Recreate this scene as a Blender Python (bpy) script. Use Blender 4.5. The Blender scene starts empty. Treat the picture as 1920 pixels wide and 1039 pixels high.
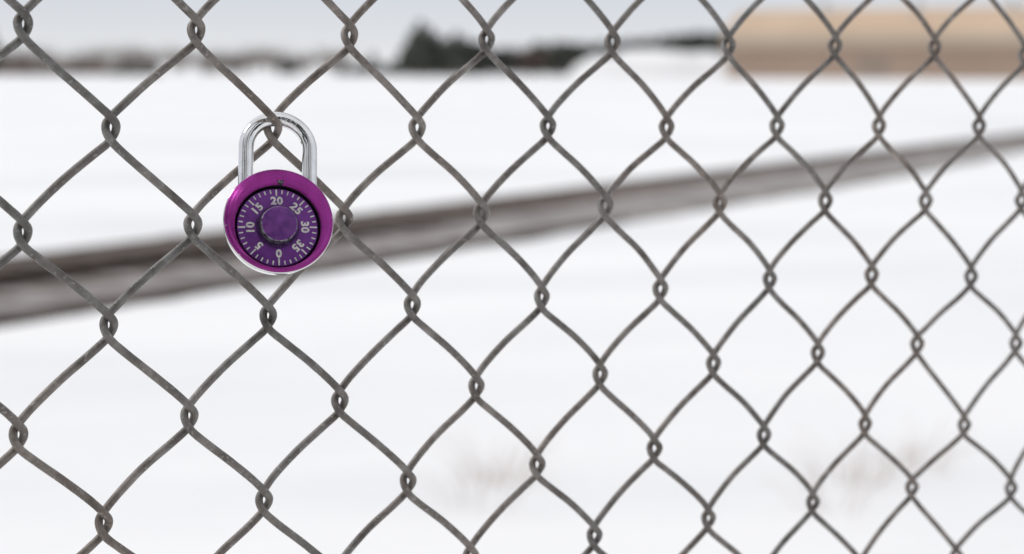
import bpy, bmesh, math, random
import numpy as np
from mathutils import Vector, Matrix, Euler, noise

D = bpy.data
SC = bpy.context.scene
COL = SC.collection
rnd = random.Random(7)

# ------------------------------------------------------------------ camera
F = 3600.0                                  # focal length in pixels of the 1920 px wide picture
CX, CY = 960.0, 519.5
CAMZ = 1.7
PITCH = math.atan(404.5 / F)
cd = D.cameras.new('camera'); cam = D.objects.new('camera', cd); COL.objects.link(cam)
cam.location = (0, 0, CAMZ)
cam.rotation_euler = (math.pi / 2 - PITCH, 0, 0)
cd.sensor_fit = 'HORIZONTAL'; cd.sensor_width = 36.0; cd.lens = F / 1920.0 * 36.0
cd.clip_start = 0.05; cd.clip_end = 8000
cd.dof.use_dof = True; cd.dof.focus_distance = 0.825; cd.dof.aperture_fstop = 7.9
SC.camera = cam

# ------------------------------------------------------------------ overcast sky
SUN_EL, SUN_AZ = math.radians(48), math.radians(285)      # azimuth clockwise from +Y
w = D.worlds.new('World'); SC.world = w; w.use_nodes = True
nt = w.node_tree; nt.nodes.clear()
out = nt.nodes.new('ShaderNodeOutputWorld'); bg = nt.nodes.new('ShaderNodeBackground')
sky = nt.nodes.new('ShaderNodeTexSky'); sky.sky_type = 'NISHITA'; sky.sun_disc = False
sky.sun_elevation = SUN_EL; sky.sun_rotation = SUN_AZ
tc = nt.nodes.new('ShaderNodeTexCoord'); sep = nt.nodes.new('ShaderNodeSeparateXYZ')
cr = nt.nodes.new('ShaderNodeValToRGB')
e = cr.color_ramp.elements
e[0].position = 0.0; e[0].color = (0.84, 0.85, 0.87, 1)
e[1].position = 1.0; e[1].color = (0.90, 0.905, 0.925, 1)
m = e.new(0.035); m.color = (0.685, 0.722, 0.79, 1)
m = e.new(0.012); m.color = (0.77, 0.795, 0.835, 1)
m = e.new(0.35); m.color = (0.75, 0.77, 0.82, 1)
sc10 = nt.nodes.new('ShaderNodeVectorMath'); sc10.operation = 'SCALE'; sc10.inputs['Scale'].default_value = 10.0
nz = nt.nodes.new('ShaderNodeTexNoise'); nz.inputs['Scale'].default_value = 2.2; nz.inputs['Detail'].default_value = 4
mp = nt.nodes.new('ShaderNodeMapping'); mp.inputs['Scale'].default_value = (1, 1, 3)
mr = nt.nodes.new('ShaderNodeMapRange'); mr.inputs['To Min'].default_value = 9.4; mr.inputs['To Max'].default_value = 10.6
mix = nt.nodes.new('ShaderNodeMix'); mix.data_type = 'RGBA'; mix.inputs['Factor'].default_value = 0.93
L = nt.links.new
L(tc.outputs['Generated'], sep.inputs[0]); L(sep.outputs['Z'], cr.inputs[0])
L(tc.outputs['Generated'], mp.inputs[0]); L(mp.outputs[0], nz.inputs[0]); L(nz.outputs[0], mr.inputs[0])
L(mr.outputs[0], sc10.inputs['Scale'])
L(cr.outputs[0], sc10.inputs[0]); L(sc10.outputs[0], mix.inputs['B']); L(sky.outputs[0], mix.inputs['A'])
L(mix.outputs['Result'], bg.inputs[0]); bg.inputs[1].default_value = 0.1
L(bg.outputs[0], out.inputs[0])

sl = D.lights.new('sun', 'SUN'); sl.energy = 1.25; sl.angle = math.radians(14); sl.color = (1.0, 0.975, 0.94)
so = D.objects.new('sun', sl); COL.objects.link(so)
sd = Vector((math.sin(SUN_AZ) * math.cos(SUN_EL), math.cos(SUN_AZ) * math.cos(SUN_EL), math.sin(SUN_EL)))
so.rotation_euler = sd.to_track_quat('Z', 'Y').to_euler(); so.location = sd * 50

SC.view_settings.view_transform = 'Standard'; SC.view_settings.look = 'None'
SC.view_settings.exposure = 0.0; SC.view_settings.gamma = 1.0; SC.view_settings.use_curve_mapping = False

# ------------------------------------------------------------------ materials
def mat(name, c1, c2=None, scale=5, rough=0.6, metal=0.0, bump=0.0, bscale=None, detail=6, rough2=None,
        stretch=None, spec=None, lo=0.35, hi=0.65):
    m = D.materials.new(name); m.use_nodes = True
    t = m.node_tree; b = t.nodes['Principled BSDF']
    b.inputs['Base Color'].default_value = (*c1, 1); b.inputs['Roughness'].default_value = rough
    b.inputs['Metallic'].default_value = metal
    if spec is not None: b.inputs['Specular IOR Level'].default_value = spec
    co = t.nodes.new('ShaderNodeTexCoord'); src = co.outputs['Object']
    if stretch:
        mp = t.nodes.new('ShaderNodeMapping'); mp.inputs['Scale'].default_value = stretch
        t.links.new(src, mp.inputs[0]); src = mp.outputs[0]
    if c2 is not None:
        n = t.nodes.new('ShaderNodeTexNoise'); n.inputs['Scale'].default_value = scale; n.inputs['Detail'].default_value = detail
        t.links.new(src, n.inputs['Vector'])
        r = t.nodes.new('ShaderNodeValToRGB'); r.color_ramp.elements[0].position = lo; r.color_ramp.elements[1].position = hi
        r.color_ramp.elements[0].color = (*c1, 1); r.color_ramp.elements[1].color = (*c2, 1)
        t.links.new(n.outputs['Fac'], r.inputs[0]); t.links.new(r.outputs[0], b.inputs['Base Color'])
        if rough2 is not None:
            q = t.nodes.new('ShaderNodeMapRange'); q.inputs['From Min'].default_value = lo; q.inputs['From Max'].default_value = hi
            q.inputs['To Min'].default_value = rough; q.inputs['To Max'].default_value = rough2
            t.links.new(n.outputs['Fac'], q.inputs[0]); t.links.new(q.outputs[0], b.inputs['Roughness'])
    if bump:
        n2 = t.nodes.new('ShaderNodeTexNoise'); n2.inputs['Scale'].default_value = bscale or scale * 3; n2.inputs['Detail'].default_value = 5
        t.links.new(src, n2.inputs['Vector'])
        bp = t.nodes.new('ShaderNodeBump'); bp.inputs['Strength'].default_value = 1.0; bp.inputs['Distance'].default_value = bump
        t.links.new(n2.outputs['Fac'], bp.inputs['Height']); t.links.new(bp.outputs[0], b.inputs['Normal'])
    return m

def wire_mat():
    m = D.materials.new('weathered_wire'); m.use_nodes = True
    t = m.node_tree; b = t.nodes['Principled BSDF']; N = t.nodes.new; K = t.links.new
    co = N('ShaderNodeTexCoord')
    n1 = N('ShaderNodeTexNoise'); n1.inputs['Scale'].default_value = 95; n1.inputs['Detail'].default_value = 6; n1.inputs['Roughness'].default_value = 0.65
    n2 = N('ShaderNodeTexNoise'); n2.inputs['Scale'].default_value = 520; n2.inputs['Detail'].default_value = 3
    n3 = N('ShaderNodeTexNoise'); n3.inputs['Scale'].default_value = 9; n3.inputs['Detail'].default_value = 3
    for n in (n1, n2, n3): K(co.outputs['Object'], n.inputs['Vector'])
    r = N('ShaderNodeValToRGB'); el = r.color_ramp.elements
    el[0].position = 0.30; el[0].color = (0.100, 0.082, 0.070, 1)
    el[1].position = 0.72; el[1].color = (0.340, 0.312, 0.290, 1)
    x = el.new(0.48); x.color = (0.185, 0.166, 0.150, 1)
    K(n1.outputs['Fac'], r.inputs[0])
    # pale zinc specks and dark pits
    r2 = N('ShaderNodeValToRGB'); r2.color_ramp.elements[0].position = 0.61; r2.color_ramp.elements[1].position = 0.69
    r2.color_ramp.elements[0].color = (0, 0, 0, 1); r2.color_ramp.elements[1].color = (0.6, 0.6, 0.6, 1)
    K(n2.outputs['Fac'], r2.inputs[0])
    mx = N('ShaderNodeMix'); mx.data_type = 'RGBA'; mx.inputs['B'].default_value = (0.42, 0.40, 0.38, 1)
    K(r2.outputs[0], mx.inputs['Factor']); K(r.outputs[0], mx.inputs['A'])
    r3 = N('ShaderNodeValToRGB'); r3.color_ramp.elements[0].position = 0.35; r3.color_ramp.elements[1].position = 0.65
    r3.color_ramp.elements[0].color = (0.84, 0.90, 0.93, 1); r3.color_ramp.elements[1].color = (1.06, 1.0, 0.97, 1)
    K(n3.outputs['Fac'], r3.inputs[0])
    mu = N('ShaderNodeMix'); mu.data_type = 'RGBA'; mu.blend_type = 'MULTIPLY'; mu.inputs['Factor'].default_value = 1
    K(mx.outputs['Result'], mu.inputs['A']); K(r3.outputs[0], mu.inputs['B']); K(mu.outputs['Result'], b.inputs['Base Color'])
    b.inputs['Metallic'].default_value = 0.25; b.inputs['Roughness'].default_value = 0.55
    bp = N('ShaderNodeBump'); bp.inputs['Distance'].default_value = 0.00035; bp.inputs['Strength'].default_value = 0.9
    ad = N('ShaderNodeMath'); ad.operation = 'ADD'; K(n1.outputs['Fac'], ad.inputs[0])
    sc = N('ShaderNodeMath'); sc.operation = 'MULTIPLY'; sc.inputs[1].default_value = 0.5; K(n2.outputs['Fac'], sc.inputs[0]); K(sc.outputs[0], ad.inputs[1])
    K(ad.outputs[0], bp.inputs['Height']); K(bp.outputs[0], b.inputs['Normal'])
    return m

M = {}
M['wire'] = wire_mat()
M['snow'] = mat('snow', (0.785, 0.785, 0.79), (0.90, 0.895, 0.89), scale=0.11, lo=0.30, hi=0.56, rough=0.75, bump=0.03, bscale=1.6, stretch=(1, 2.6, 1))
M['ballast'] = mat('ballast', (0.20, 0.178, 0.168), (0.39, 0.360, 0.345), scale=1.7, rough=0.9, bump=0.02, bscale=30, detail=8)
M['mud'] = mat('wet_brown_gravel', (0.066, 0.043, 0.031), (0.112, 0.078, 0.058), scale=2.2, rough=0.85, bump=0.01, bscale=30)
M['edge'] = mat('dark_soil_edge', (0.050, 0.036, 0.030), (0.09, 0.068, 0.058), scale=3, rough=0.9)
M['sleeper'] = mat('sleeper_wood', (0.095, 0.075, 0.063), (0.165, 0.135, 0.117), scale=6, rough=0.9, bump=0.004, bscale=40)
M['rail'] = mat('rusty_rail', (0.060, 0.040, 0.030), (0.10, 0.072, 0.056), scale=5, rough=0.8, bump=0.001, bscale=60)
M['railtop'] = mat('rail_head', (0.085, 0.060, 0.046), (0.13, 0.098, 0.08), scale=8, rough=0.5)
M['foliage'] = mat('dark_needles', (0.066, 0.072, 0.060), (0.120, 0.126, 0.104), scale=0.8, rough=0.9)
M['bark'] = mat('bark', (0.08, 0.065, 0.055), (0.13, 0.11, 0.095), scale=3, rough=0.9)
M['twig'] = mat('bare_twigs', (0.24, 0.205, 0.185), (0.36, 0.325, 0.30), scale=1.5, rough=0.9)
M['redtwig'] = mat('red_brown_twigs', (0.15, 0.085, 0.065), (0.24, 0.15, 0.12), scale=1.5, rough=0.9)
M['redtwig2'] = mat('dull_red_twigs', (0.10, 0.070, 0.062), (0.16, 0.115, 0.10), scale=1.5, rough=0.9)
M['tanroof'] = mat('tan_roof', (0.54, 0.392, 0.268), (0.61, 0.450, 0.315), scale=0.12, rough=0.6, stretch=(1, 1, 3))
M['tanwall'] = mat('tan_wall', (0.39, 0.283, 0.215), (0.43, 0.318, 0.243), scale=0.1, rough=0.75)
M['roofshade_mid'] = mat('tan_roof_middle_shade', (0.45, 0.350, 0.262), (0.50, 0.395, 0.298), scale=0.12, rough=0.65, stretch=(1, 1, 3))  # these two darker tans paint the roof's shading towards the eave
M['roofshade_low'] = mat('tan_roof_lower_shade', (0.40, 0.320, 0.243), (0.44, 0.355, 0.272), scale=0.12, rough=0.7, stretch=(1, 1, 3))
M['trim'] = mat('brown_trim', (0.36, 0.25, 0.195), (0.39, 0.28, 0.215), scale=0.5, rough=0.6)
M['vent'] = mat('grey_vent', (0.42, 0.43, 0.43), (0.52, 0.53, 0.53), scale=1, rough=0.6, metal=0.3)
M['door'] = mat('door_brown', (0.32, 0.245, 0.195), (0.36, 0.28, 0.22), scale=0.4, rough=0.6)
M['grass'] = mat('dry_grass', (0.42, 0.31, 0.25), (0.58, 0.47, 0.39), scale=12, rough=0.9)
# lock
M['chrome'] = mat('chrome', (0.76, 0.76, 0.765), (0.88, 0.88, 0.885), scale=160, rough=0.045, metal=1.0, rough2=0.09, bump=0.00002, bscale=900)
M['purple'] = mat('purple_anodised', (0.25, 0.026, 0.205), (0.32, 0.036, 0.265), scale=120, rough=0.22, metal=0.85, rough2=0.32, bump=0.00004, bscale=2200)
def chips(m, r0, r1):          # small scratches down to bare metal along the rim
    t = m.node_tree; b = t.nodes['Principled BSDF']; N = t.nodes.new; K = t.links.new
    co = N('ShaderNodeTexCoord'); sp_ = N('ShaderNodeSeparateXYZ'); cb = N('ShaderNodeCombineXYZ'); ln = N('ShaderNodeVectorMath'); ln.operation = 'LENGTH'
    K(co.outputs['Object'], sp_.inputs[0]); K(sp_.outputs['X'], cb.inputs[0]); K(sp_.outputs['Z'], cb.inputs[2]); K(cb.outputs[0], ln.inputs[0])
    mk = N('ShaderNodeMapRange'); mk.inputs['From Min'].default_value = r0; mk.inputs['From Max'].default_value = r1
    mk.inputs['To Min'].default_value = -0.14; mk.inputs['To Max'].default_value = 0.06; K(ln.outputs['Value'], mk.inputs[0])
    n = N('ShaderNodeTexNoise'); n.inputs['Scale'].default_value = 650; n.inputs['Detail'].default_value = 3; K(co.outputs['Object'], n.inputs['Vector'])
    ad = N('ShaderNodeMath'); ad.operation = 'ADD'; K(n.outputs['Fac'], ad.inputs[0]); K(mk.outputs[0], ad.inputs[1])
    st = N('ShaderNodeMapRange'); st.inputs['From Min'].default_value = 0.665; st.inputs['From Max'].default_value = 0.70; K(ad.outputs[0], st.inputs[0])
    src = b.inputs['Base Color'].links[0].from_socket
    mx = N('ShaderNodeMix'); mx.data_type = 'RGBA'; K(st.outputs[0], mx.inputs['Factor']); K(src, mx.inputs['A']); mx.inputs['B'].default_value = (0.62, 0.58, 0.62, 1)
    K(mx.outputs['Result'], b.inputs['Base Color'])
    sc_ = N('ShaderNodeMath'); sc_.operation = 'MULTIPLY'; sc_.inputs[1].default_value = 1.0; K(ln.outputs['Value'], sc_.inputs[0])
    n1 = N('ShaderNodeTexNoise'); n1.noise_dimensions = '1D'; n1.inputs['Scale'].default_value = 1800; n1.inputs['Detail'].default_value = 4; K(sc_.outputs[0], n1.inputs['W'])
    bp = N('ShaderNodeBump'); bp.inputs['Distance'].default_value = 0.00016; bp.inputs['Strength'].default_value = 1.0; K(n1.outputs['Fac'], bp.inputs['Height']); K(bp.outputs[0], b.inputs['Normal'])
chips(M['purple'], 0.0218, 0.0236)
M['violet'] = mat('violet_enamel', (0.125, 0.028, 0.200), (0.190, 0.045, 0.285), scale=140, rough=0.32, metal=0.45, rough2=0.5, bump=0.00003, bscale=1800)
M['black'] = mat('black_gap', (0.008, 0.006, 0.010), (0.02, 0.012, 0.022), scale=300, rough=0.5)
M['worn'] = mat('worn_silver', (0.045, 0.03, 0.06), (0.27, 0.27, 0.28), scale=520, rough=0.40, metal=0.7, rough2=0.5, lo=0.42, hi=0.58)
M['knob'] = mat('worn_violet_knob', (0.095, 0.022, 0.170), (0.200, 0.055, 0.280), scale=260, rough=0.30, metal=0.4, rough2=0.5, detail=8, bump=0.00004, bscale=900, lo=.3, hi=.7)
M['collar'] = mat('dark_collar', (0.045, 0.013, 0.075), (0.09, 0.03, 0.14), scale=400, rough=0.4, metal=0.4)
M['mark'] = mat('off_white_marking', (0.54, 0.51, 0.50), (0.76, 0.73, 0.70), scale=700, rough=0.55)
M['engrave'] = mat('engraving', (0.50, 0.49, 0.49), (0.70, 0.69, 0.69), scale=900, rough=0.7, metal=0.0)

# ------------------------------------------------------------------ helpers
def empty(name, loc=(0, 0, 0), rot=(0, 0, 0), label=None, cat=None, group=None, kind=None, parent=None):
    o = D.objects.new(name, None); o.empty_display_size = 0.05; COL.objects.link(o)
    o.location = loc; o.rotation_euler = rot
    if parent: o.parent = parent
    tag(o, label, cat, group, kind); return o
def tag(o, label=None, cat=None, group=None, kind=None):
    if label: o['label'] = label
    if cat: o['category'] = cat
    if group: o['group'] = group
    if kind: o['kind'] = kind
    return o
def mesh_obj(name, verts, faces, mats, parent=None, smooth=True, mi=None, loc=None):
    me = D.meshes.new(name)
    me.from_pydata([tuple(v) for v in verts], [], [tuple(f) for f in faces])
    for m_ in (mats if isinstance(mats, (list, tuple)) else [mats]): me.materials.append(m_)
    me.polygons.foreach_set('use_smooth', [smooth] * len(me.polygons))
    if mi is not None: me.polygons.foreach_set('material_index', mi)
    me.update()
    o = D.objects.new(name, me); COL.objects.link(o)
    if parent: o.parent = parent
    if loc is not None: o.location = loc
    return o
class MB:
    def __init__(s): s.v = []; s.f = []; s.m = []
    def add(s, v, f, m=0):
        b = len(s.v); s.v += [tuple(x) for x in v]; s.f += [tuple(i + b for i in q) for q in f]; s.m += [m] * len(f)
    def box(s, a, b, m=0):
        x0, y0, z0 = a; x1, y1, z1 = b
        s.add([(x0, y0, z0), (x1, y0, z0), (x1, y1, z0), (x0, y1, z0), (x0, y0, z1), (x1, y0, z1), (x1, y1, z1), (x0, y1, z1)],
              [(0, 3, 2, 1), (4, 5, 6, 7), (0, 1, 5, 4), (1, 2, 6, 5), (2, 3, 7, 6), (3, 0, 4, 7)], m)
    def tube(s, pts, rad, n=8, m=0, cap=True, ref=None):
        v, f = tube(pts, rad, n, cap, ref); s.add(v, f, m)
    def build(s, name, mats, parent=None, smooth=True, loc=None):
        return mesh_obj(name, s.v, s.f, mats, parent, smooth, s.m, loc)
def tube(pts, rad, n=8, cap=True, ref=None):
    P = np.array(pts, float); k = len(P)
    T = np.gradient(P, axis=0); T /= np.linalg.norm(T, axis=1)[:, None] + 1e-12
    ref = np.array(ref if ref is not None else (0.3, 0.9, 0.25), float)
    u = ref - T[0] * (ref @ T[0])
    if np.linalg.norm(u) < 1e-6: u = np.array([1., 0, 0]) - T[0] * T[0][0]
    u /= np.linalg.norm(u)
    R = np.full(k, rad) if np.isscalar(rad) else np.array(rad)
    ang = np.linspace(0, 2 * math.pi, n, endpoint=False); V = []
    for i in range(k):
        u = u - T[i] * (u @ T[i]); u /= np.linalg.norm(u); w_ = np.cross(T[i], u)
        V.append(P[i] + R[i] * (np.cos(ang)[:, None] * u + np.sin(ang)[:, None] * w_))
    V = np.concatenate(V); Fc = []
    for i in range(k - 1):
        for j in range(n):
            a = i * n + j; b = i * n + (j + 1) % n; Fc.append((a, b, b + n, a + n))
    if cap:
        Fc.append(tuple(reversed(range(n)))); Fc.append(tuple(range((k - 1) * n, k * n)))
    return V, Fc

# ------------------------------------------------------------------ ground
FWD = np.array([0, math.cos(PITCH), -math.sin(PITCH)]); UP = np.array([0, math.sin(PITCH), math.cos(PITCH)]); RT = np.array([1., 0, 0])
def wpt(px, py, z):            # picture position and depth to a place in the world (used to survey the scene)
    return np.array([0, 0, CAMZ]) + z * ((px - CX) / F * RT - (py - CY) / F * UP + FWD)

def spaced(a, n, p=3.0):
    t = np.linspace(-1, 1, n); return a * np.sign(t) * np.abs(t) ** p
gx = spaced(3000, 341); gy = spaced(3000, 341) + 12
def snow_h(x, y):
    r = math.hypot(x, y)
    k = 1.0 if r < 60 else max(0.0, 1 - (r - 60) / 200)
    h = 0.10 * noise.noise(Vector((x * 0.13, y * 0.13, 3))) + 0.035 * noise.noise(Vector((x * 0.7, y * 0.7, 9)))
    # drop next to the track so that the bed is never buried
    s = (x + 3.33) * -0.870 + (y - 12.5) * 0.492
    d = abs(s - 1.55)
    q = min(1.0, max(0.0, (d - 1.9) / 1.8))
    return k * h * q - 0.045 * k * (1 - q)
gv = [(x, y, snow_h(x, y)) for y in gy for x in gx]; n_ = len(gx)
gf = [(j * n_ + i, j * n_ + i + 1, (j + 1) * n_ + i + 1, (j + 1) * n_ + i) for j in range(len(gy) - 1) for i in range(n_ - 1)]
g = mesh_obj('snow_ground', gv, gf, M['snow']); tag(g, kind='structure')

# snow bank on the horizon, left of the tan building
def mound(name, cx, cy, rx, ry, h, nx=60, ny=24, seed=0, p=1.0):
    v = []; f = []
    for j in range(ny + 1):
        for i in range(nx + 1):
            a = i / nx * 2 - 1; b = j / ny * 2 - 1
            ex = max(0, 1 - abs(a) ** 4) ** p; ey = max(0, 1 - abs(b) ** 7)
            z = h * ex * ey * (0.88 + 0.3 * noise.noise(Vector((a * 3 + seed, b * 2, seed)))) - 0.15
            v.append((cx + a * rx, cy + b * ry, z))
    for j in range(ny):
        for i in range(nx):
            q = j * (nx + 1) + i; f.append((q, q + 1, q + nx + 2, q + nx + 1))
    return tag(mesh_obj(name, v, f, M['snow']), kind='structure')
mound('snow_bank', 17.5, 225, 11.5, 9, 3.1, seed=2)
mound('snow_bank', 66, 120, 40, 6, 1.2, seed=5)

# ------------------------------------------------------------------ railway
TD = np.array([math.sin(math.radians(29.5)), math.cos(math.radians(29.5)), 0]); TP = np.array([-TD[1], TD[0], 0])
T0 = np.array([-3.33, 12.5, 0])
tr_yaw = math.radians(90 - 29.5)
S0, S1 = -14.0, 95.0
bed = MB(); vs = []; fs = []
ns = 560; prof = [0.0, .07, .15, .25, .4, .55, .7, .85, 1.0, 1.1, 1.2, 1.3, 1.4, 1.5, 1.6, 1.7, 1.8, 1.9, 2.0, 2.2, 2.4, 2.6, 2.75, 2.84, 2.9, 2.96]
sst = lambda t: (lambda u: u * u * (3 - 2 * u))(min(1, max(0, t)))
bmi = []
def bed_z(s, p):
    z = -0.10 + 0.12 * sst(p / .14) - 0.10 * sst((p - 2.76) / .2)
    fill = 0.03 * sst((s - 4) / 9) * sst((p - .15) / .5) * (1 - sst((p - 1.75) / .25))
    return z + fill + 0.02 * noise.noise(Vector((s * 3, p * 3, 0)))
for i in range(ns + 1):
    s = S0 + (S1 - S0) * i / ns
    for j, p in enumerate(prof):
        e_ = (0.12 * noise.noise(Vector((s * .9, 0, 1))) + 0.05 * noise.noise(Vector((s * 3.2, 0, 5)))) * (1 - sst(p / .5)) + .1 * noise.noise(Vector((s * .9, 7, 1))) * sst((p - 2.7) / .3)
        nar = .85 * sst((s - 16) / 18) * max(0, 1 - p / 2.0)      # drifted snow narrows the near side further on
        vs.append((s, p + e_ + nar, bed_z(s, p)))
for i in range(ns):
    s = S0 + (S1 - S0) * (i + .5) / ns
    lim = 1.28 + .26 * sst((s - 3) / 18) + .05 * noise.noise(Vector((s * 1.5, 0, 4)))
    for j in range(len(prof) - 1):
        a = i * len(prof) + j; fs.append((a, a + len(prof), a + len(prof) + 1, a + 1))
        pm = (prof[j] + prof[j + 1]) / 2
        bmi.append(2 if pm < .30 - .20 * sst((s - 6) / 4) else (1 if pm > lim else 0))
tb = mesh_obj('track_bed', vs, fs, [M['ballast'], M['mud'], M['edge']], mi=bmi); tag(tb, kind='structure')
tb.location = tuple(T0); tb.rotation_euler = (0, 0, tr_yaw)
trk = empty('railway_track', tuple(T0), (0, 0, tr_yaw),
            'rusty brown railway track running across the snow from lower left to the right', 'railway track')
def rail(p, dz, sink=0.0, name='rail'):
    pr = [(-.065, 0), (.065, 0), (.065, .012), (.012, .028), (.010, .098), (.035, .108), (.035, .135), (-.035, .135), (-.035, .108), (-.010, .098), (-.012, .028), (-.065, .012)]
    v = []; f = []; mi = []; n = len(pr); K = 60
    for i in range(K + 1):
        s = S0 + (S1 - S0) * i / K
        v += [(s, p + a, dz - sink * sst((s - 3) / 11) + b) for a, b in pr]      # further on the rail lies deeper in the bed
    for i in range(K):
        for j in range(n):
            f.append((i * n + j, (i + 1) * n + j, (i + 1) * n + (j + 1) % n, i * n + (j + 1) % n)); mi.append(1 if j == 6 else 0)
    return mesh_obj(name, v, f, [M['rail'], M['railtop']], trk, False, mi)
rail(1.30, .012, .115); rail(2.70, -.088)
sb = MB(); sb.box((-.12, -1.0, -.10), (.12, 1.12, 0.034))
s0 = sb.build('sleeper', M['sleeper'], trk, False)
for i in range(98):
    o = s0 if i == 0 else s0.copy()
    if i: COL.objects.link(o); o.parent = trk
    o.location = (-6 + i * 0.62 + rnd.uniform(-.03, .03), 1.72 + rnd.uniform(-.05, .05), rnd.uniform(-.008, .0)); o.rotation_euler = (0, 0, rnd.uniform(-.03, .03))

# ------------------------------------------------------------------ far trees
def conifer_mesh(seed, h, r, mname='foliage', n=1700, leaf=0.30):
    q = random.Random(seed); V = []; Fc = []
    lumps = [(q.uniform(0.12, 0.98), q.uniform(0, 6.283)) for _ in range(38)]
    for k in range(n):
        zt, az = lumps[q.randrange(len(lumps))]
        zt = min(1.0, max(0.04, zt + q.gauss(0, .045))); az += q.gauss(0, .38)
        rr = r * ((1 - zt) ** 0.62 * 0.95 + 0.06) * (q.random() ** 0.42) * (0.80 + 0.35 * math.sin(zt * 21 + az * 2 + seed))
        c = Vector((rr * math.cos(az), rr * math.sin(az), h * (0.05 + 0.95 * zt)))
        s = leaf * q.uniform(.5, 1.2)
        ax = Vector((q.gauss(0, 1), q.gauss(0, 1), q.gauss(0, .6))).normalized(); bx = ax.orthogonal().normalized()
        bx = (Matrix.Rotation(q.uniform(0, 6.28), 3, ax) @ bx); cx_ = ax.cross(bx)
        b = len(V); V += [c - bx * s, c + cx_ * s * .45, c + bx * s, c - cx_ * s * .45]; Fc.append((b, b + 1, b + 2, b + 3))
    return V, Fc
def make_conifer(seed, h, r, label, cat, group):
    t = empty('conifer_tree', (0, 0, 0), label=label, cat=cat, group=group)
    V, Fc = conifer_mesh(seed, h, r); mesh_obj('crown', V, Fc, M['foliage'], t, False)
    b = MB(); b.tube([(0, 0, -.1), (.05, 0, h * .4), (0, .04, h * .93)], [h * .028, h * .018, .015], 8)
    for k in range(16):
        a = rnd.uniform(0, 6.28); z = h * rnd.uniform(.12, .85); l = r * (1 - z / h) ** .6
        b.tube([(0, 0, z), (math.cos(a) * l * .5, math.sin(a) * l * .5, z + .1), (math.cos(a) * l * .9, math.sin(a) * l * .9, z)], [.05, .03, .012], 5)
    b.build('trunk', M['bark'], t)
    return t
def bare_parts(seed, h, r, n=95):
    q = random.Random(seed); a = MB(); b = MB()
    a.tube([(0, 0, -.1), (.04, .02, h * .3), (0, 0, h * .55)], [h * .022, h * .016, h * .008], 6)
    for k in range(n):
        z0 = h * q.uniform(.12, .55); az = q.uniform(0, 6.28); l = r * q.uniform(.4, 1.0); z1 = min(h, z0 + h * q.uniform(.15, .5))
        p = [(0, 0, z0), (math.cos(az) * l * .5, math.sin(az) * l * .5, (z0 + z1) / 2 - .05), (math.cos(az + .2) * l, math.sin(az + .2) * l, z1)]
        b.tube(p, [h * .007, h * .005, h * .002], 3, cap=False)
        for _ in range(3):
            c = Vector(p[1]).lerp(Vector(p[2]), q.random()); d = Vector((q.gauss(0, 1), q.gauss(0, 1), abs(q.gauss(.6, .6)))).normalized() * r * .3
            b.tube([c, c + d], [h * .003, h * .0015], 3, cap=False)
    return a, b
def make_bare(seed, h, r, m, label, cat, group, n=95, name='bare_tree'):
    t = empty(name, label=label, cat=cat, group=group)
    a, b = bare_parts(seed, h, r, n)
    a.build('trunk', m, t); b.build('branches', m, t)
    return t
def copy_tree(t):
    c = t.copy(); COL.objects.link(c)
    for ch in list(t.children):
        d = ch.copy(); COL.objects.link(d); d.parent = c
    return c
def place(t, px, depth, sc, top=None):
    t.location = ((px - CX) / F * depth, depth, -0.05)
    t.rotation_euler = (0, 0, rnd.uniform(0, 6.28)); t.scale = sc
used = set()
def use(protos, k):
    p = protos[k]
    if k not in used: used.add(k); return p
    return copy_tree(p)
protos = {}
def kind_(key, maker, *a, **kw):
    protos[key] = maker(*a, **kw)
DEF = {'c': 'dark evergreen in the blurred clump on the horizon between lock and tan building',
       'b': 'bare grey brown tree, hazy and out of focus on the left horizon',
       'r': 'low reddish brown bush on the horizon at the far left'}
GE = 'dark evergreen trees in the far clump'
for k, (h, r) in enumerate([(6, 1.9), (6, 2.3), (6, 2.0)]):
    kind_(('c', k), make_conifer, 11 + k, h, r, 'dark evergreen tree in the blurred clump on the horizon between the lock and the tan building', 'tree', GE)
dM = 0.0611
def ctree(px, topy, depth=222, wide=1.0, label=None, group=None):
    h = CAMZ + (115 - topy) / F * depth
    k = ('c', rnd.randrange(3)); t = use(protos, k)
    s = h / 5.95
    place(t, px, depth, (s * wide, s * wide, s))
    t['label'] = label or DEF['c']
    t['group'] = group or GE
    return t
ctree(789, 42, 218, .95, 'tallest dark evergreen, at the left end of the blurred clump on the horizon')
ctree(856, 62, 216, 1.0, 'second tallest dark evergreen, just right of the tallest one on the horizon')
for px, ty in [(772, 62), (806, 56), (822, 68), (838, 72), (873, 72), (888, 84), (902, 84), (760, 84)]:
    ctree(px, ty + rnd.uniform(-3, 3), 222 + rnd.uniform(-4, 6), 1.15)
for px in range(772, 905, 13):
    ctree(px, 80 + rnd.uniform(-4, 6), 224 + rnd.uniform(-4, 6), 1.5)
for px in range(775, 1095, 17):
    ctree(px + rnd.uniform(-5, 5), (92 if px < 1060 else 84) + rnd.uniform(-5, 5), 226 + rnd.uniform(-4, 8), 1.7)
for px in range(1010, 1372, 15):
    ctree(px + rnd.uniform(-5, 5), (80 if px < 1140 else 80 - (px - 1140) * .10) + rnd.uniform(-2, 2), 262 + rnd.uniform(-4, 8), 1.5,
          'dark evergreen tree rising behind the snow bank on the horizon', 'evergreens behind the snow bank')
GL = 'low dark evergreens left of the clump'
ctree(700, 99, 224, 1.3, 'small pointed evergreen just left of the tall clump on the horizon')
for px in (645, 668, 684, 716, 735, 750): ctree(px, 116 + rnd.uniform(-3, 4), 226, 2.2, 'low dark evergreen left of the tall clump on the horizon', GL)
GD = 'low dark evergreen bushes at the left'
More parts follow.
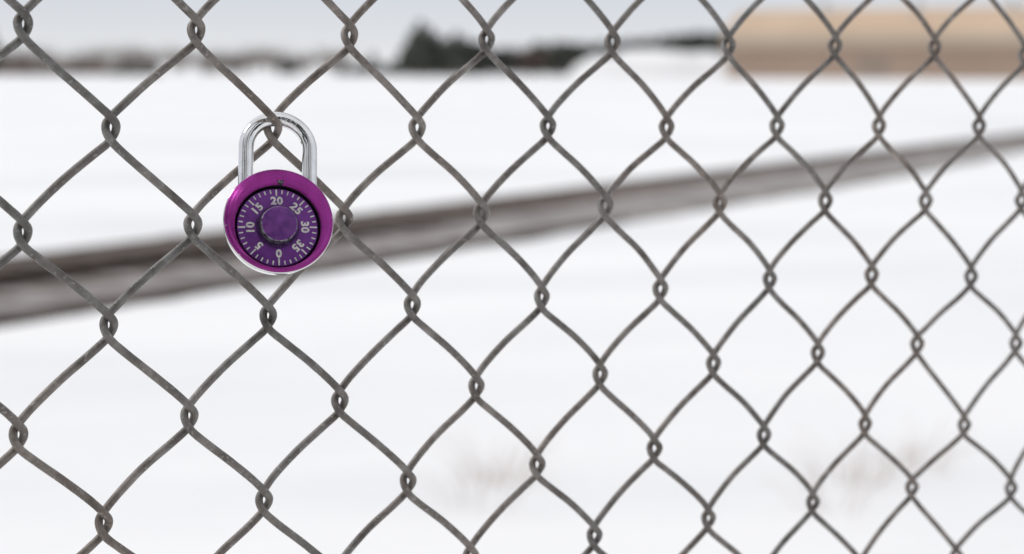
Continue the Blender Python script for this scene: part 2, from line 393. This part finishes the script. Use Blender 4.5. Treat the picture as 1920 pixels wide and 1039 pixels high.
for px in (222, 240, 258, 276, 292): ctree(px, 122 + rnd.uniform(-2, 2), 224, 2.6, 'low dark evergreen bush on the horizon at the left, in a short dark row', GD)
ctree(-12, 52, 240, 1.1, 'dark evergreen cut by the left edge of the photo, on the horizon')

GB = 'bare grey brown trees on the horizon'
for k, (h, r) in enumerate([(5, 2.4), (5, 3.0)]):
    kind_(('b', k), make_bare, 31 + k, h, r, M['twig'], 'bare grey brown tree, hazy and out of focus on the horizon at the left', 'tree', GB)
def btree(px, topy, depth=245, wide=1.3, label=None, group=None, fam='b', nf=2):
    h = CAMZ + (115 - topy) / F * depth
    t = use(protos, (fam, rnd.randrange(nf))); s = h / 5.0
    place(t, px, depth, (s * wide, s * wide, s))
    t['label'] = label or DEF[fam]
    t['group'] = group or (GB if fam == 'b' else GR)
    return t
for px in range(15, 640, 26):
    btree(px + rnd.uniform(-8, 8), 88 + 14 * noise.noise(Vector((px * .011, 2, 0))) + rnd.uniform(-5, 5), 250 + rnd.uniform(-6, 10))
for px in (392, 410, 428, 444, 460): btree(px, 102 + rnd.uniform(-3, 3), 232, 1.5, 'denser brown bush on the horizon, between the lock and the left edge', 'denser brown bushes')
for px in (535, 552): ctree(px, 108, 232, 1.5, 'small dark evergreen on the horizon above the lock', 'small evergreens above the lock')
GR = 'red brown bushes at the far left'
kind_(('r', 0), make_bare, 51, 5, 3.0, M['redtwig'], 'low reddish brown bush on the horizon at the far left', 'bush', GR, 110, 'bare_bush')
kind_(('r', 1), make_bare, 52, 5, 3.2, M['redtwig'], 'low reddish brown bush on the horizon at the far left', 'bush', GR, 110, 'bare_bush')
for px in range(-5, 205, 11):
    btree(px + rnd.uniform(-3, 3), 119 + rnd.uniform(-3, 3), 226 + rnd.uniform(-3, 3), 2.4, fam='r')
t = make_bare(77, 5, 2.6, M['redtwig2'], 'reddish brown bare tree in front of the dark evergreen clump', 'tree', None, 260)
h = CAMZ + (115 - 82) / F * 212; place(t, 997, 212, (h / 5 * 1.15, h / 5 * 1.15, h / 5))

for i, (x, y, h) in enumerate([(-8.0, -8, 14), (-3.0, -11, 16), (1.4, -9.5, 13), (5.4, -12, 16), (10.5, -9, 14)]):  # unseen trees added behind the camera to darken the shackle's reflections
    t = copy_tree(protos[('c', i % 3)]); t.location = (x, y, -.05); t.scale = (h / 6 * .62, h / 6 * .62, h / 6); t.rotation_euler = (0, 0, i * 1.3)
    t['label'] = 'tall evergreen added unseen behind the camera to put a dark streak in the shackle'; t['group'] = 'unseen evergreens added for the shackle reflections'

# ------------------------------------------------------------------ tan building
bl = wpt(1372, 130, 190)
BX, BY = bl[0], 196.0
byaw = math.radians(-31)
bd = empty('long_building', (BX, BY, 0), (0, 0, byaw), 'long tan building with a rounded roof at the upper right of the photo', 'building')
LEN, WID, WH, RH = 74.0, 15.0, 2.95, 4.1
wb = MB()
wb.box((0, 0, -0.5), (LEN, WID, WH))
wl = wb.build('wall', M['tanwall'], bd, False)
rb = MB(); ra = 18; V = []; Fc = []; mi = []
for e_, x in enumerate((-.35, LEN + .35)):
    for i in range(ra + 1):
        a = math.pi * i / ra; V.append((x, WID / 2 - (WID / 2 + .35) * math.cos(a), WH + 0.003 + RH * math.sin(a) ** 0.9))
for i in range(ra): Fc.append((i, i + ra + 1, i + ra + 2, i + 1)); mi.append(2 if min(i, ra - 1 - i) < 1 else (1 if min(i, ra - 1 - i) < 2 else 0))  # segments by the eaves get the painted shade colours
Fc.append(tuple(range(ra + 1))); Fc.append(tuple(reversed(range(ra + 1, 2 * ra + 2)))); Fc.append((0, ra, 2 * ra + 1, ra + 1)); mi += [0, 0, 0]
mesh_obj('roof', V, Fc, [M['tanroof'], M['roofshade_mid'], M['roofshade_low']], bd, False, mi)
tb_ = MB(); tb_.box((-.38, -.42, WH - .28), (LEN + .38, -.02, WH - .01)); tb_.build('eave_trim', M['trim'], bd, False)
for x in (9.5, 19, 28.5, 38):
    v = MB(); v.tube([(x, 2.4, WH + 2.2), (x, 2.4, WH + RH + .3)], .22, 12); v.tube([(x, 2.4, WH + RH + .3), (x, 2.4, WH + RH + .5), (x, 2.4, WH + RH + .7)], [.42, .42, .06], 12)
    v.build('roof_vent', M['vent'], bd)
for x in (14, 33, 52):
    v = MB(); v.box((x, -.06, 0), (x + 3.2, -.003, 2.2)); dd = v.build('door', M['door'], bd, False)
    v = MB(); v.box((x + .2, -.10, 1.05), (x + .5, -.062, 1.12)); v.build('handle', M['vent'], dd, False)

# ------------------------------------------------------------------ dry grass in the near snow
def tuft(x, y, label, h=.34, n=46, r=.16, seed=0):
    q = random.Random(seed); b = MB()
    for k in range(n):
        a = q.uniform(0, 6.28); l = h * q.uniform(.45, 1.1); s = r * q.random() ** .6
        x0, y0 = math.cos(a) * s * .4, math.sin(a) * s * .4; x1, y1 = x0 + math.cos(a + q.uniform(-.6, .6)) * s, y0 + math.sin(a + q.uniform(-.6, .6)) * s
        b.tube([(x0, y0, -.06), ((x0 + x1) / 2, (y0 + y1) / 2, l * .6), (x1, y1, l)], [.0014, .0011, .0006], 4, cap=False)
    o = b.build('dry_grass_tuft', M['grass'], None, loc=(x, y, snow_h(x, y)))
    return tag(o, label, 'grass tuft', 'dry grass tufts in the near snow')
def gpt(px, py):
    d = wpt(px, py, 1.0) - np.array([0, 0, CAMZ]); k = CAMZ / -d[2]; return d[0] * k, d[1] * k
for i, (px, py, n, lab) in enumerate([
    (935, 905, 44, 'faint blurred dry grass tuft in the snow at the bottom centre'),
    (900, 955, 18, 'faint dry grass tuft nearest the bottom edge at the centre'),
    (1600, 905, 36, 'blurred brownish grass tuft at the lower right, left one of a pair'),
    (1715, 885, 28, 'blurred brownish grass tuft at the lower right, right one of a pair'),
    (1560, 965, 18, 'sparse blurred grass tuft at the bottom right, below the pair of tufts')]):
    x, y = gpt(px, py); tuft(x, y, lab, n=n, seed=90 + i, r=.24, h=.20)

# ------------------------------------------------------------------ chain link fence
HM = np.array([[1.43080458e+02, -6.21073001e+00, -9.13425387e+02], [-8.37463713e+00, 1.91938344e+02, -4.65907065e+02], [2.81147475e-02, 4.46622970e-03, 1.0]])
J = {}
def row(v, c0, pts):
    for i, p in enumerate(pts): J[(c0 + 2 * i, v)] = p
row(0, 0, [(43, 50), (368, 62), (655, 72), (912, 80), (1148, 85), (1365, 92), (1565, 92), (1752, 95)])
row(1, 1, [(208, 245), (512, 247), (782, 245), (1027, 243), (1250, 245), (1457, 243), (1648, 243), (1835, 243)])
row(2, 0, [(43, 440), (362, 427), (645, 415), (903, 405), (1135, 392), (1350, 387), (1547, 383), (1735, 383), (1915, 382)])
row(3, 1, [(204, 615), (503, 598), (773, 577), (1016, 563), (1238, 548), (1443, 530), (1634, 522), (1820, 525)])
row(4, 0, [(35, 820), (355, 785), (638, 757), (893, 730), (1125, 708), (1338, 688), (1533, 668), (1720, 652), (1905, 650)])
row(5, 1, [(195, 985), (495, 943), (765, 908), (1007, 877), (1227, 847), (1432, 822), (1622, 802), (1808, 803)])
row(6, 8, [(1115, 1010), (1328, 978), (1524, 948), (1710, 920), (1895, 922)])
ka = np.array([HM[0, 0] / F, HM[1, 0] / F, HM[2, 0]]); kb = np.array([HM[0, 1] / F, HM[1, 1] / F, HM[2, 1]]); kc = np.array([HM[0, 2] / F, HM[1, 2] / F, 1.0])
lam = .0415 / np.linalg.norm(kb)
cw = lambda p: p[0] * RT - p[1] * UP + p[2] * FWD
A_, B_, C_ = cw(ka * lam), cw(kb * lam), cw(kc * lam) + np.array([0, 0, CAMZ])
U_ = A_ / np.linalg.norm(A_); V_ = B_ / np.linalg.norm(B_)
N_ = np.cross(A_, B_); N_ /= np.linalg.norm(N_)
if N_ @ (np.array([0, 0, CAMZ]) - C_) < 0: N_ = -N_
def on_plane(px, py):
    o = np.array([0, 0, CAMZ]); d = wpt(px, py, 1.0) - o
    return o + d * (((C_ - o) @ N_) / (d @ N_))
RES = {k: on_plane(*p) - (C_ + k[0] * A_ + k[1] * B_) for k, p in J.items()}
rk = np.array(list(RES.keys()), float); rv = np.array(list(RES.values()))
def joint(u, v):
    if (u, v) in RES: r = RES[(u, v)]
    else:
        d2 = ((rk - [u, v]) ** 2).sum(1); m_ = d2.min(); wt = np.exp(-(d2 - m_) / 6.0)
        r = (rv * wt[:, None]).sum(0) / wt.sum() * math.exp(-max(0, m_ - 4) / 400.0)
    return C_ + u * A_ + v * B_ + r
WR = 0.00171; DEP = 0.00196
MM = 0.001
fx0 = C_ + 6 * A_ ; fence_base = (fx0[0], fx0[1], 0.0)
fence = empty('chain_link_fence', fence_base, label='weathered grey brown chain-link wire fence filling the foreground, holding the purple padlock', cat='fence')
def spline(P, per):
    P = np.array(P); n = len(P); outp = []
    for i in range(n - 1):
        p0 = P[max(i - 1, 0)]; p1 = P[i]; p2 = P[i + 1]; p3 = P[min(i + 2, n - 1)]
        d1 = max(np.linalg.norm(p1 - p0) ** .5, 1e-5); d2 = np.linalg.norm(p2 - p1) ** .5; d3 = max(np.linalg.norm(p3 - p2) ** .5, 1e-5)
        m1 = (p2 - p1) + d2 * ((p1 - p0) / d1 ** 1 / 1 - (p2 - p0) / (d1 + d2)) if i > 0 else (p2 - p1)
        # centripetal tangents
        t1 = ((p1 - p0) / d1 - (p2 - p0) / (d1 + d2) + (p2 - p1) / d2) * d2 if i > 0 else (p2 - p1)
        t2 = ((p2 - p1) / d2 - (p3 - p1) / (d2 + d3) + (p3 - p2) / d3) * d2 if i < n - 2 else (p2 - p1)
        k = per if np.linalg.norm(p2 - p1) > .0062 else max(3, per // 2)
        for j in range(k):
            t = j / k; outp.append((2 * t ** 3 - 3 * t ** 2 + 1) * p1 + (t ** 3 - 2 * t ** 2 + t) * t1 + (-2 * t ** 3 + 3 * t ** 2) * p2 + (t ** 3 - t ** 2) * t2)
    outp.append(P[-1]); return np.array(outp)
LOCKJ = (3, 1)
STRAIGHT = {((15, 3), (14, 4)), ((14, 4), (15, 5)), ((15, 5), (14, 6)), ((14, 6), (15, 7))}
all_wires = {}
U0, U1, V0, V1 = -9, 34, -6, 41
for k in range(U0, U1):
    ctrl = []; vis = -3 <= k <= 17
    v_lo, v_hi = V0, V1
    for v in range(v_lo, v_hi + 1):
        right = ((k + 1 + v) % 2 == 0); u = k + 1 if right else k
        P = joint(u, v); s = 1.0 if right else -1.0
        near = -4 <= v <= 9 and vis
        q = random.Random(u * 131 + v * 17 + (5 if right else 0))
        jz = q.uniform(-.25, .25) * MM
        # V_ points down. right-hand turn: front above, back below; left-hand turn: back above, front below
        fa = 1.0 if right else -1.0
        bu = (2.14 + .048 * min(16, max(0, k)) + q.uniform(-.15, .15)) * MM
        hh = (5.3 + q.uniform(-.2, .2)) * MM
        Cd = np.array([0, 0, CAMZ]) - P; Cd /= Cd @ N_      # the wire is eased apart along the shackle's slant
        def off(x, y, z, push=0.0): return P + U_ * x + V_ * y + N_ * (z + jz) + Cd * push * MM
        # crossing above, bulge, crossing below
        dz_top = fa * DEP; dz_bot = -fa * DEP
        lock_push = [0, 0, 0]
        if (u, v) == LOCKJ: lock_push = ([4.9, 2.8, -2.5] if right else [-6.6, -3.0, 0.0])
        if near or v % 1 == 0:
            ctrl.append(off(-s * .55 * MM, -hh, dz_top, lock_push[0]))
            ctrl.append(off(s * bu * .68, -hh * .52, dz_top * .86, lock_push[1]))
            ctrl.append(off(s * bu, 0, 0))
            ctrl.append(off(s * bu * .68, hh * .52, dz_bot * .86))
            ctrl.append(off(-s * .55 * MM, hh, dz_bot, lock_push[2]))
        # strand to the next joint
        if v < v_hi:
            u2 = k + 1 if not right else k
            P2 = joint(u2, v + 1); front = not right
            a = P + V_ * hh; b = P2 - V_ * hh; d = b - a
            if front: bow = 0.000 + 0.019 * min(1, max(0, (u - 1) / 7.0) + max(0, v) * .06)
            else: bow = 0.012 + 0.010 * min(1, max(0, u) / 7.0)
            bow += q.uniform(-.005, .005)
            if ((u, v), (u2, v + 1)) in STRAIGHT: bow = 0.0
            perp = -V_ * np.linalg.norm(d) * bow + U_ * (1 if front else -1) * np.linalg.norm(d) * bow
            zz = DEP * (1 if front else -1)
            bend = {((2, 0), (3, 1)): 3.2, ((3, 1), (2, 2)): -3.5, ((4, 0), (3, 1)): -5.4}.get(((u, v), (u2, v + 1)), 0) * MM
            for t in (.17, .5, .83):
                sk = 4 * t * (1 - t) * (1 + .25 * (t - .5) + q.uniform(-.12, .12))
                ctrl.append(a + d * t + perp * sk + N_ * (zz * (1.0 + .25 * (t == .5)) + q.uniform(-.3, .3) * MM) + Cd * bend * (t if v == 0 else 1 - t))
    pts = spline(ctrl, 7 if vis else 2)
    if vis:
        pass
    all_wires[k] = pts
    wr_k = (1.80 - .0165 * min(16, max(0, k))) * MM
    rr = np.array([wr_k * (1 + .035 * noise.noise(Vector(p * 260))) for p in pts]) if vis else WR
    V, Fc = tube(pts - np.array(fence_base), rr, 14 if vis else 5, ref=tuple(N_))
    mesh_obj('wire', V, Fc, M['wire'], fence)

# ------------------------------------------------------------------ padlock
S = 0.001023
LEAN, YAW, ROLL = math.radians(21), math.radians(15.5), math.radians(4.6)
LZ = 0.832
LR = Matrix.Rotation(YAW, 3, 'Z') @ Matrix.Rotation(-LEAN, 3, 'X') @ Matrix.Rotation(ROLL, 3, 'Y')
LP = wpt(520.0, 419.5, LZ)
lock = empty('padlock', tuple(LP), tuple(LR.to_euler()), 'purple combination padlock with steel shackle hanging on the chain-link fence', 'padlock')
def loft(rings, n=96, cap0=False, cap1=False, sq=1.0):
    """rings: (radius, y, cx, cz, material)"""
    V = []; Fc = []; MI = []
    for (r, y, cx, cz, m_) in rings:
        for j in range(n):
            a = 2 * math.pi * j / n; V.append(((cx + r * math.cos(a)) * S, y * S, (cz + r * math.sin(a)) * (sq if r > 18.2 else 1) * S))
    for i in range(len(rings) - 1):
        for j in range(n):
            a = i * n + j; b = i * n + (j + 1) % n; Fc.append((a, a + n, b + n, b)); MI.append(rings[i + 1][4])
    if cap0: Fc.append(tuple(range(n))); MI.append(rings[0][4])
    if cap1: Fc.append(tuple(reversed(range((len(rings) - 1) * n, len(rings) * n)))); MI.append(rings[-1][4])
    return V, Fc, MI
def lob(name, rings, mats, parent, **kw):
    V, Fc, MI = loft(rings, **kw); return mesh_obj(name, V, Fc, mats, parent, True, MI)
DX, DZ = -0.65, -3.4           # the dial sits a little low in the face
def mixc(t): return DX * t, DZ * t
# chrome back shell
R0 = 22.9
back = [(18.5, 7.0), (20.6, 6.6), (21.6, 5.6), (22.0, 4.0), (22.2, -1.6), (22.3, -2.3), (R0 + .25, -2.5), (R0 + .4, -2.9), (R0 + .4, -3.5), (R0 + .1, -3.9), (R0 - .8, -4.0)]
lob('case', [(r, y, 0, 0, 0) for r, y in back], [M['chrome']], lock, cap0=True, cap1=True, sq=.978)
# purple front
bz = []
for r, y, t in [(R0 - 1.0, -3.95, 0), (R0 + .02, -4.05, 0), (R0 + .12, -4.4, 0), (R0 + .05, -5.0, 0), (R0 - .3, -5.5, 0), (R0 - .7, -5.75, .0), (22.0, -5.80, .0),
                (21.7, -5.95, .05), (21.3, -6.35, .15), (20.7, -6.75, .33), (20.0, -7.05, .55), (19.3, -7.35, .75), (18.6, -7.55, .95), (18.25, -7.5, 1), (18.05, -7.2, 1)]:
    cx, cz = mixc(t); bz.append((r, y, cx, cz, 0))
for r, y in [(18.0, -6.9), (17.95, -5.0), (17.8, -4.1), (8, -4.0)]: bz.append((r, y, DX, DZ, 1))
bez = lob('front_ring', bz, [M['purple'], M['black']], lock, cap1=True, sq=.982)
# dial
dl = [(17.05, -4.4), (17.2, -5.3), (17.15, -5.75), (16.95, -6.0), (16.6, -6.05), (9.3, -6.6), (9.2, -6.6)]
dial_rings = [(r, y, 0, 0, 0) for r, y in dl]
V, Fc, MI = loft(dial_rings, cap1=True)
dial = mesh_obj('dial', V, Fc, [M['violet']], lock, True, MI)
dial.location = (DX * S, 0, DZ * S); dial.rotation_euler = (0, math.radians(-3.0), 0)
# ticks and numerals follow the slightly conical face
def face_y(r): return -6.05 - (16.6 - min(r, 16.6)) / (16.6 - 9.3) * .55
tk = MB(); q = random.Random(4)
for i in range(40):
    a = math.radians(9 * i); long_ = i % 5 == 0
    r0, r1 = (13.55, 16.65) if long_ else (14.75 + q.uniform(-.12, .12), 16.55); hw = (.33 if long_ else .29) + q.uniform(-.03, .02)
    c, s_ = math.cos(a), math.sin(a); ring = []
    prof = [(-hw, r0 + .15), (-hw * .5, r0), (hw * .5, r0), (hw, r0 + .15), (hw, r1 - .15), (hw * .5, r1), (-hw * .5, r1), (-hw, r1 - .15)]
    top = [((x * c + r * s_) * S, (face_y(r) - .10) * S, (-x * s_ + r * c) * S) for x, r in prof]
    bot = [((x * c + r * s_) * S, (face_y(r) + .12) * S, (-x * s_ + r * c) * S) for x, r in prof]
    tk.add(top + bot, [tuple(range(8))] + [(j, j + 8, (j + 1) % 8 + 8, (j + 1) % 8) for j in range(8)])
tk.build('tick_marks', M['mark'], dial, False)
def text_mesh(body, size, bold, extr):
    cu = D.curves.new('txt', 'FONT'); cu.body = body; cu.size = size; cu.align_x = 'CENTER'; cu.align_y = 'CENTER'
    cu.offset = bold; cu.extrude = extr; cu.space_character = 1.12; cu.resolution_u = 4
    o = D.objects.new('txt', cu); COL.objects.link(o)
    me = D.meshes.new_from_object(o.evaluated_get(bpy.context.evaluated_depsgraph_get()))
    v = [x.co.copy() for x in me.vertices]; f = [tuple(p.vertices) for p in me.polygons]
    D.objects.remove(o); D.curves.remove(cu); D.meshes.remove(me)
    ys = [p.y for p in v]; xs = [p.x for p in v]; my = (max(ys) + min(ys)) / 2; mx_ = (max(xs) + min(xs)) / 2
    return [Vector((p.x - mx_, p.y - my, p.z)) for p in v], f
RN = 11.55
for i in range(8):
    val = str((20 + 5 * i) % 40); a = math.radians(45 * i)
    v, f = text_mesh(val, 4.6, .19, .11)
    c, s_ = math.cos(a), math.sin(a); vv = []
    for p in v:
        x, y = p.x * 1.04, p.y; r = RN + y
        vv.append(((x * c + r * s_) * S, (face_y(r) - .03 - p.z) * S, (-x * s_ + r * c) * S))
    mesh_obj('numeral', vv, f, M['mark'], dial, False)
# knurled collar and knob
V = []; Fc = []; nk = 46 * 6
kr = [(8.85, -6.8, 1), (8.85, -7.35, 1), (8.55, -7.7, 1), (7.9, -7.75, 0)]
for (r, y, t) in kr:
    for j in range(nk):
        a = 2 * math.pi * j / nk; r2 = r + t * .34 * (1 if (j % 6) in (0, 1, 2) else -1) * (0.6 if y < -7.6 else 1)
        V.append((r2 * math.cos(a) * S, y * S, r2 * math.sin(a) * S))
for i in range(len(kr) - 1):
    for j in range(nk): a = i * nk + j; b = i * nk + (j + 1) % nk; Fc.append((a, a + nk, b + nk, b))
mesh_obj('knurled_collar', V, Fc, M['collar'], dial, False)
kn = [(7.7, -7.0, 1), (7.75, -8.2, 1), (7.8, -10.6, 1), (7.72, -11.4, 1), (7.55, -11.75, 1), (7.33, -11.9, 1), (7.1, -11.96, 0), (5, -12.1, 0), (2.5, -12.18, 0), (.6, -12.2, 0)]
V, Fc, MI = loft([(r, y, 0, 0, m_) for r, y, m_ in kn], cap1=True)
for i_, f_ in enumerate(Fc):               # the rim is worn to bare metal on the lower left only
    a_ = math.degrees(math.atan2(sum(V[k_][2] for k_ in f_), sum(V[k_][0] for k_ in f_))) % 360
    if MI[i_] == 1 and len(f_) == 4 and not (4 * 96 <= i_ < 5 * 96) and not (135 + 6 * math.sin(i_) < a_ < 318 + 9 * math.sin(i_ * 1.7)): MI[i_] = 0
mesh_obj('knob', V, Fc, [M['knob'], M['worn']], dial, True, MI)
# pointer notch with its rivet at the top of the ring
nb = MB()
zc = 15.6
nb.add([((x + .15) * S, y * S, z * S) for x, z, y in [(-1.55, zc + 1.5, -7.25), (1.55, zc + 1.5, -7.25), (.7, zc - .9, -8.0), (-.7, zc - .9, -8.0), (-1.55, zc + 1.5, -6.3), (1.55, zc + 1.5, -6.3), (.7, zc - .9, -6.6), (-.7, zc - .9, -6.6)]],
       [(0, 1, 2, 3), (0, 4, 5, 1), (1, 5, 6, 2), (2, 6, 7, 3), (3, 7, 4, 0)], 0)
nt_ = nb.build('pointer_notch', M['black'], lock, False)
rv_ = MB(); V, Fc, MI = loft([(.88, -7.0, .15, zc + .5, 0), (.85, -7.95, .15, zc + .5, 0), (.62, -8.25, .15, zc + .5, 0), (.2, -8.35, .15, zc + .5, 0)], n=20, cap1=True)
mesh_obj('rivet', V, Fc, M['worn'], nt_, True, MI)
# steel shackle
SHX, TR, ZA, SY = 13.65, 3.2, 33.6, 1.2
sp = [(SHX, SY, z) for z in np.linspace(12, ZA, 22)] + [(SHX * math.cos(a), SY, ZA + SHX * 1.0 * math.sin(a)) for a in np.linspace(0, math.pi, 61)[1:-1]] + [(-SHX, SY, z) for z in np.linspace(ZA, 12, 22)]
sp = np.array(sp)
V, Fc = tube(sp * S, TR * S, 40, ref=(0, 1, 0))
sh = mesh_obj('shackle', V, Fc, M['chrome'], lock)
# word stamped round the shackle's bow, on its front inner side
word = 'HARDENED'; a0, a1 = math.radians(125), math.radians(58)
allv = []; allf = []
for i, chh in enumerate(word):
    th_ = a0 + (a1 - a0) * i / (len(word) - 1); v, f = text_mesh(chh, 2.15, .04, .03); b = len(allv)
    for p in v:
        th = th_ - p.x / SHX; ph = math.radians(-14) + p.y / TR      # ph: angle round the tube, 0 = facing the viewer
        rho = TR + .02 + p.z
        rr_ = SHX + rho * math.sin(ph)
        allv.append((rr_ * math.cos(th) * S, (SY - rho * math.cos(ph)) * S, (ZA + rr_ * math.sin(th)) * S))
    allf += [tuple(j + b for j in q_) for q_ in f]
mesh_obj('stamped_word', allv, allf, M['engrave'], sh, False)

# survey of clearances between the shackle and the wires it hooks
if __name__ == '__main__':
    Lw = np.array([tuple(Vector(LP) + LR @ Vector(p * S)) for p in sp])
    for k in (1, 2, 3, 4):
        W_ = all_wires[k]; d = np.linalg.norm(W_[:, None] - Lw[None], axis=2); i, j = np.unravel_index(d.argmin(), d.shape)
        print('WIRE', k, 'min centre distance mm', round(d.min() * 1000, 2), 'need', round((WR + TR * S) * 1000, 2), 'shackle local', sp[j].round(1), 'rel', np.round((W_[i] - Lw[j]) @ N_ * 1000, 2))
        cl = (W_ - np.array(LP)) @ np.array(LR)  # local coords
        m_ = (np.hypot(cl[:, 0], cl[:, 2]) < .0222)
        if m_.any(): print('   body: front-most local y mm', (cl[m_, 1].min() - WR) * 1000)
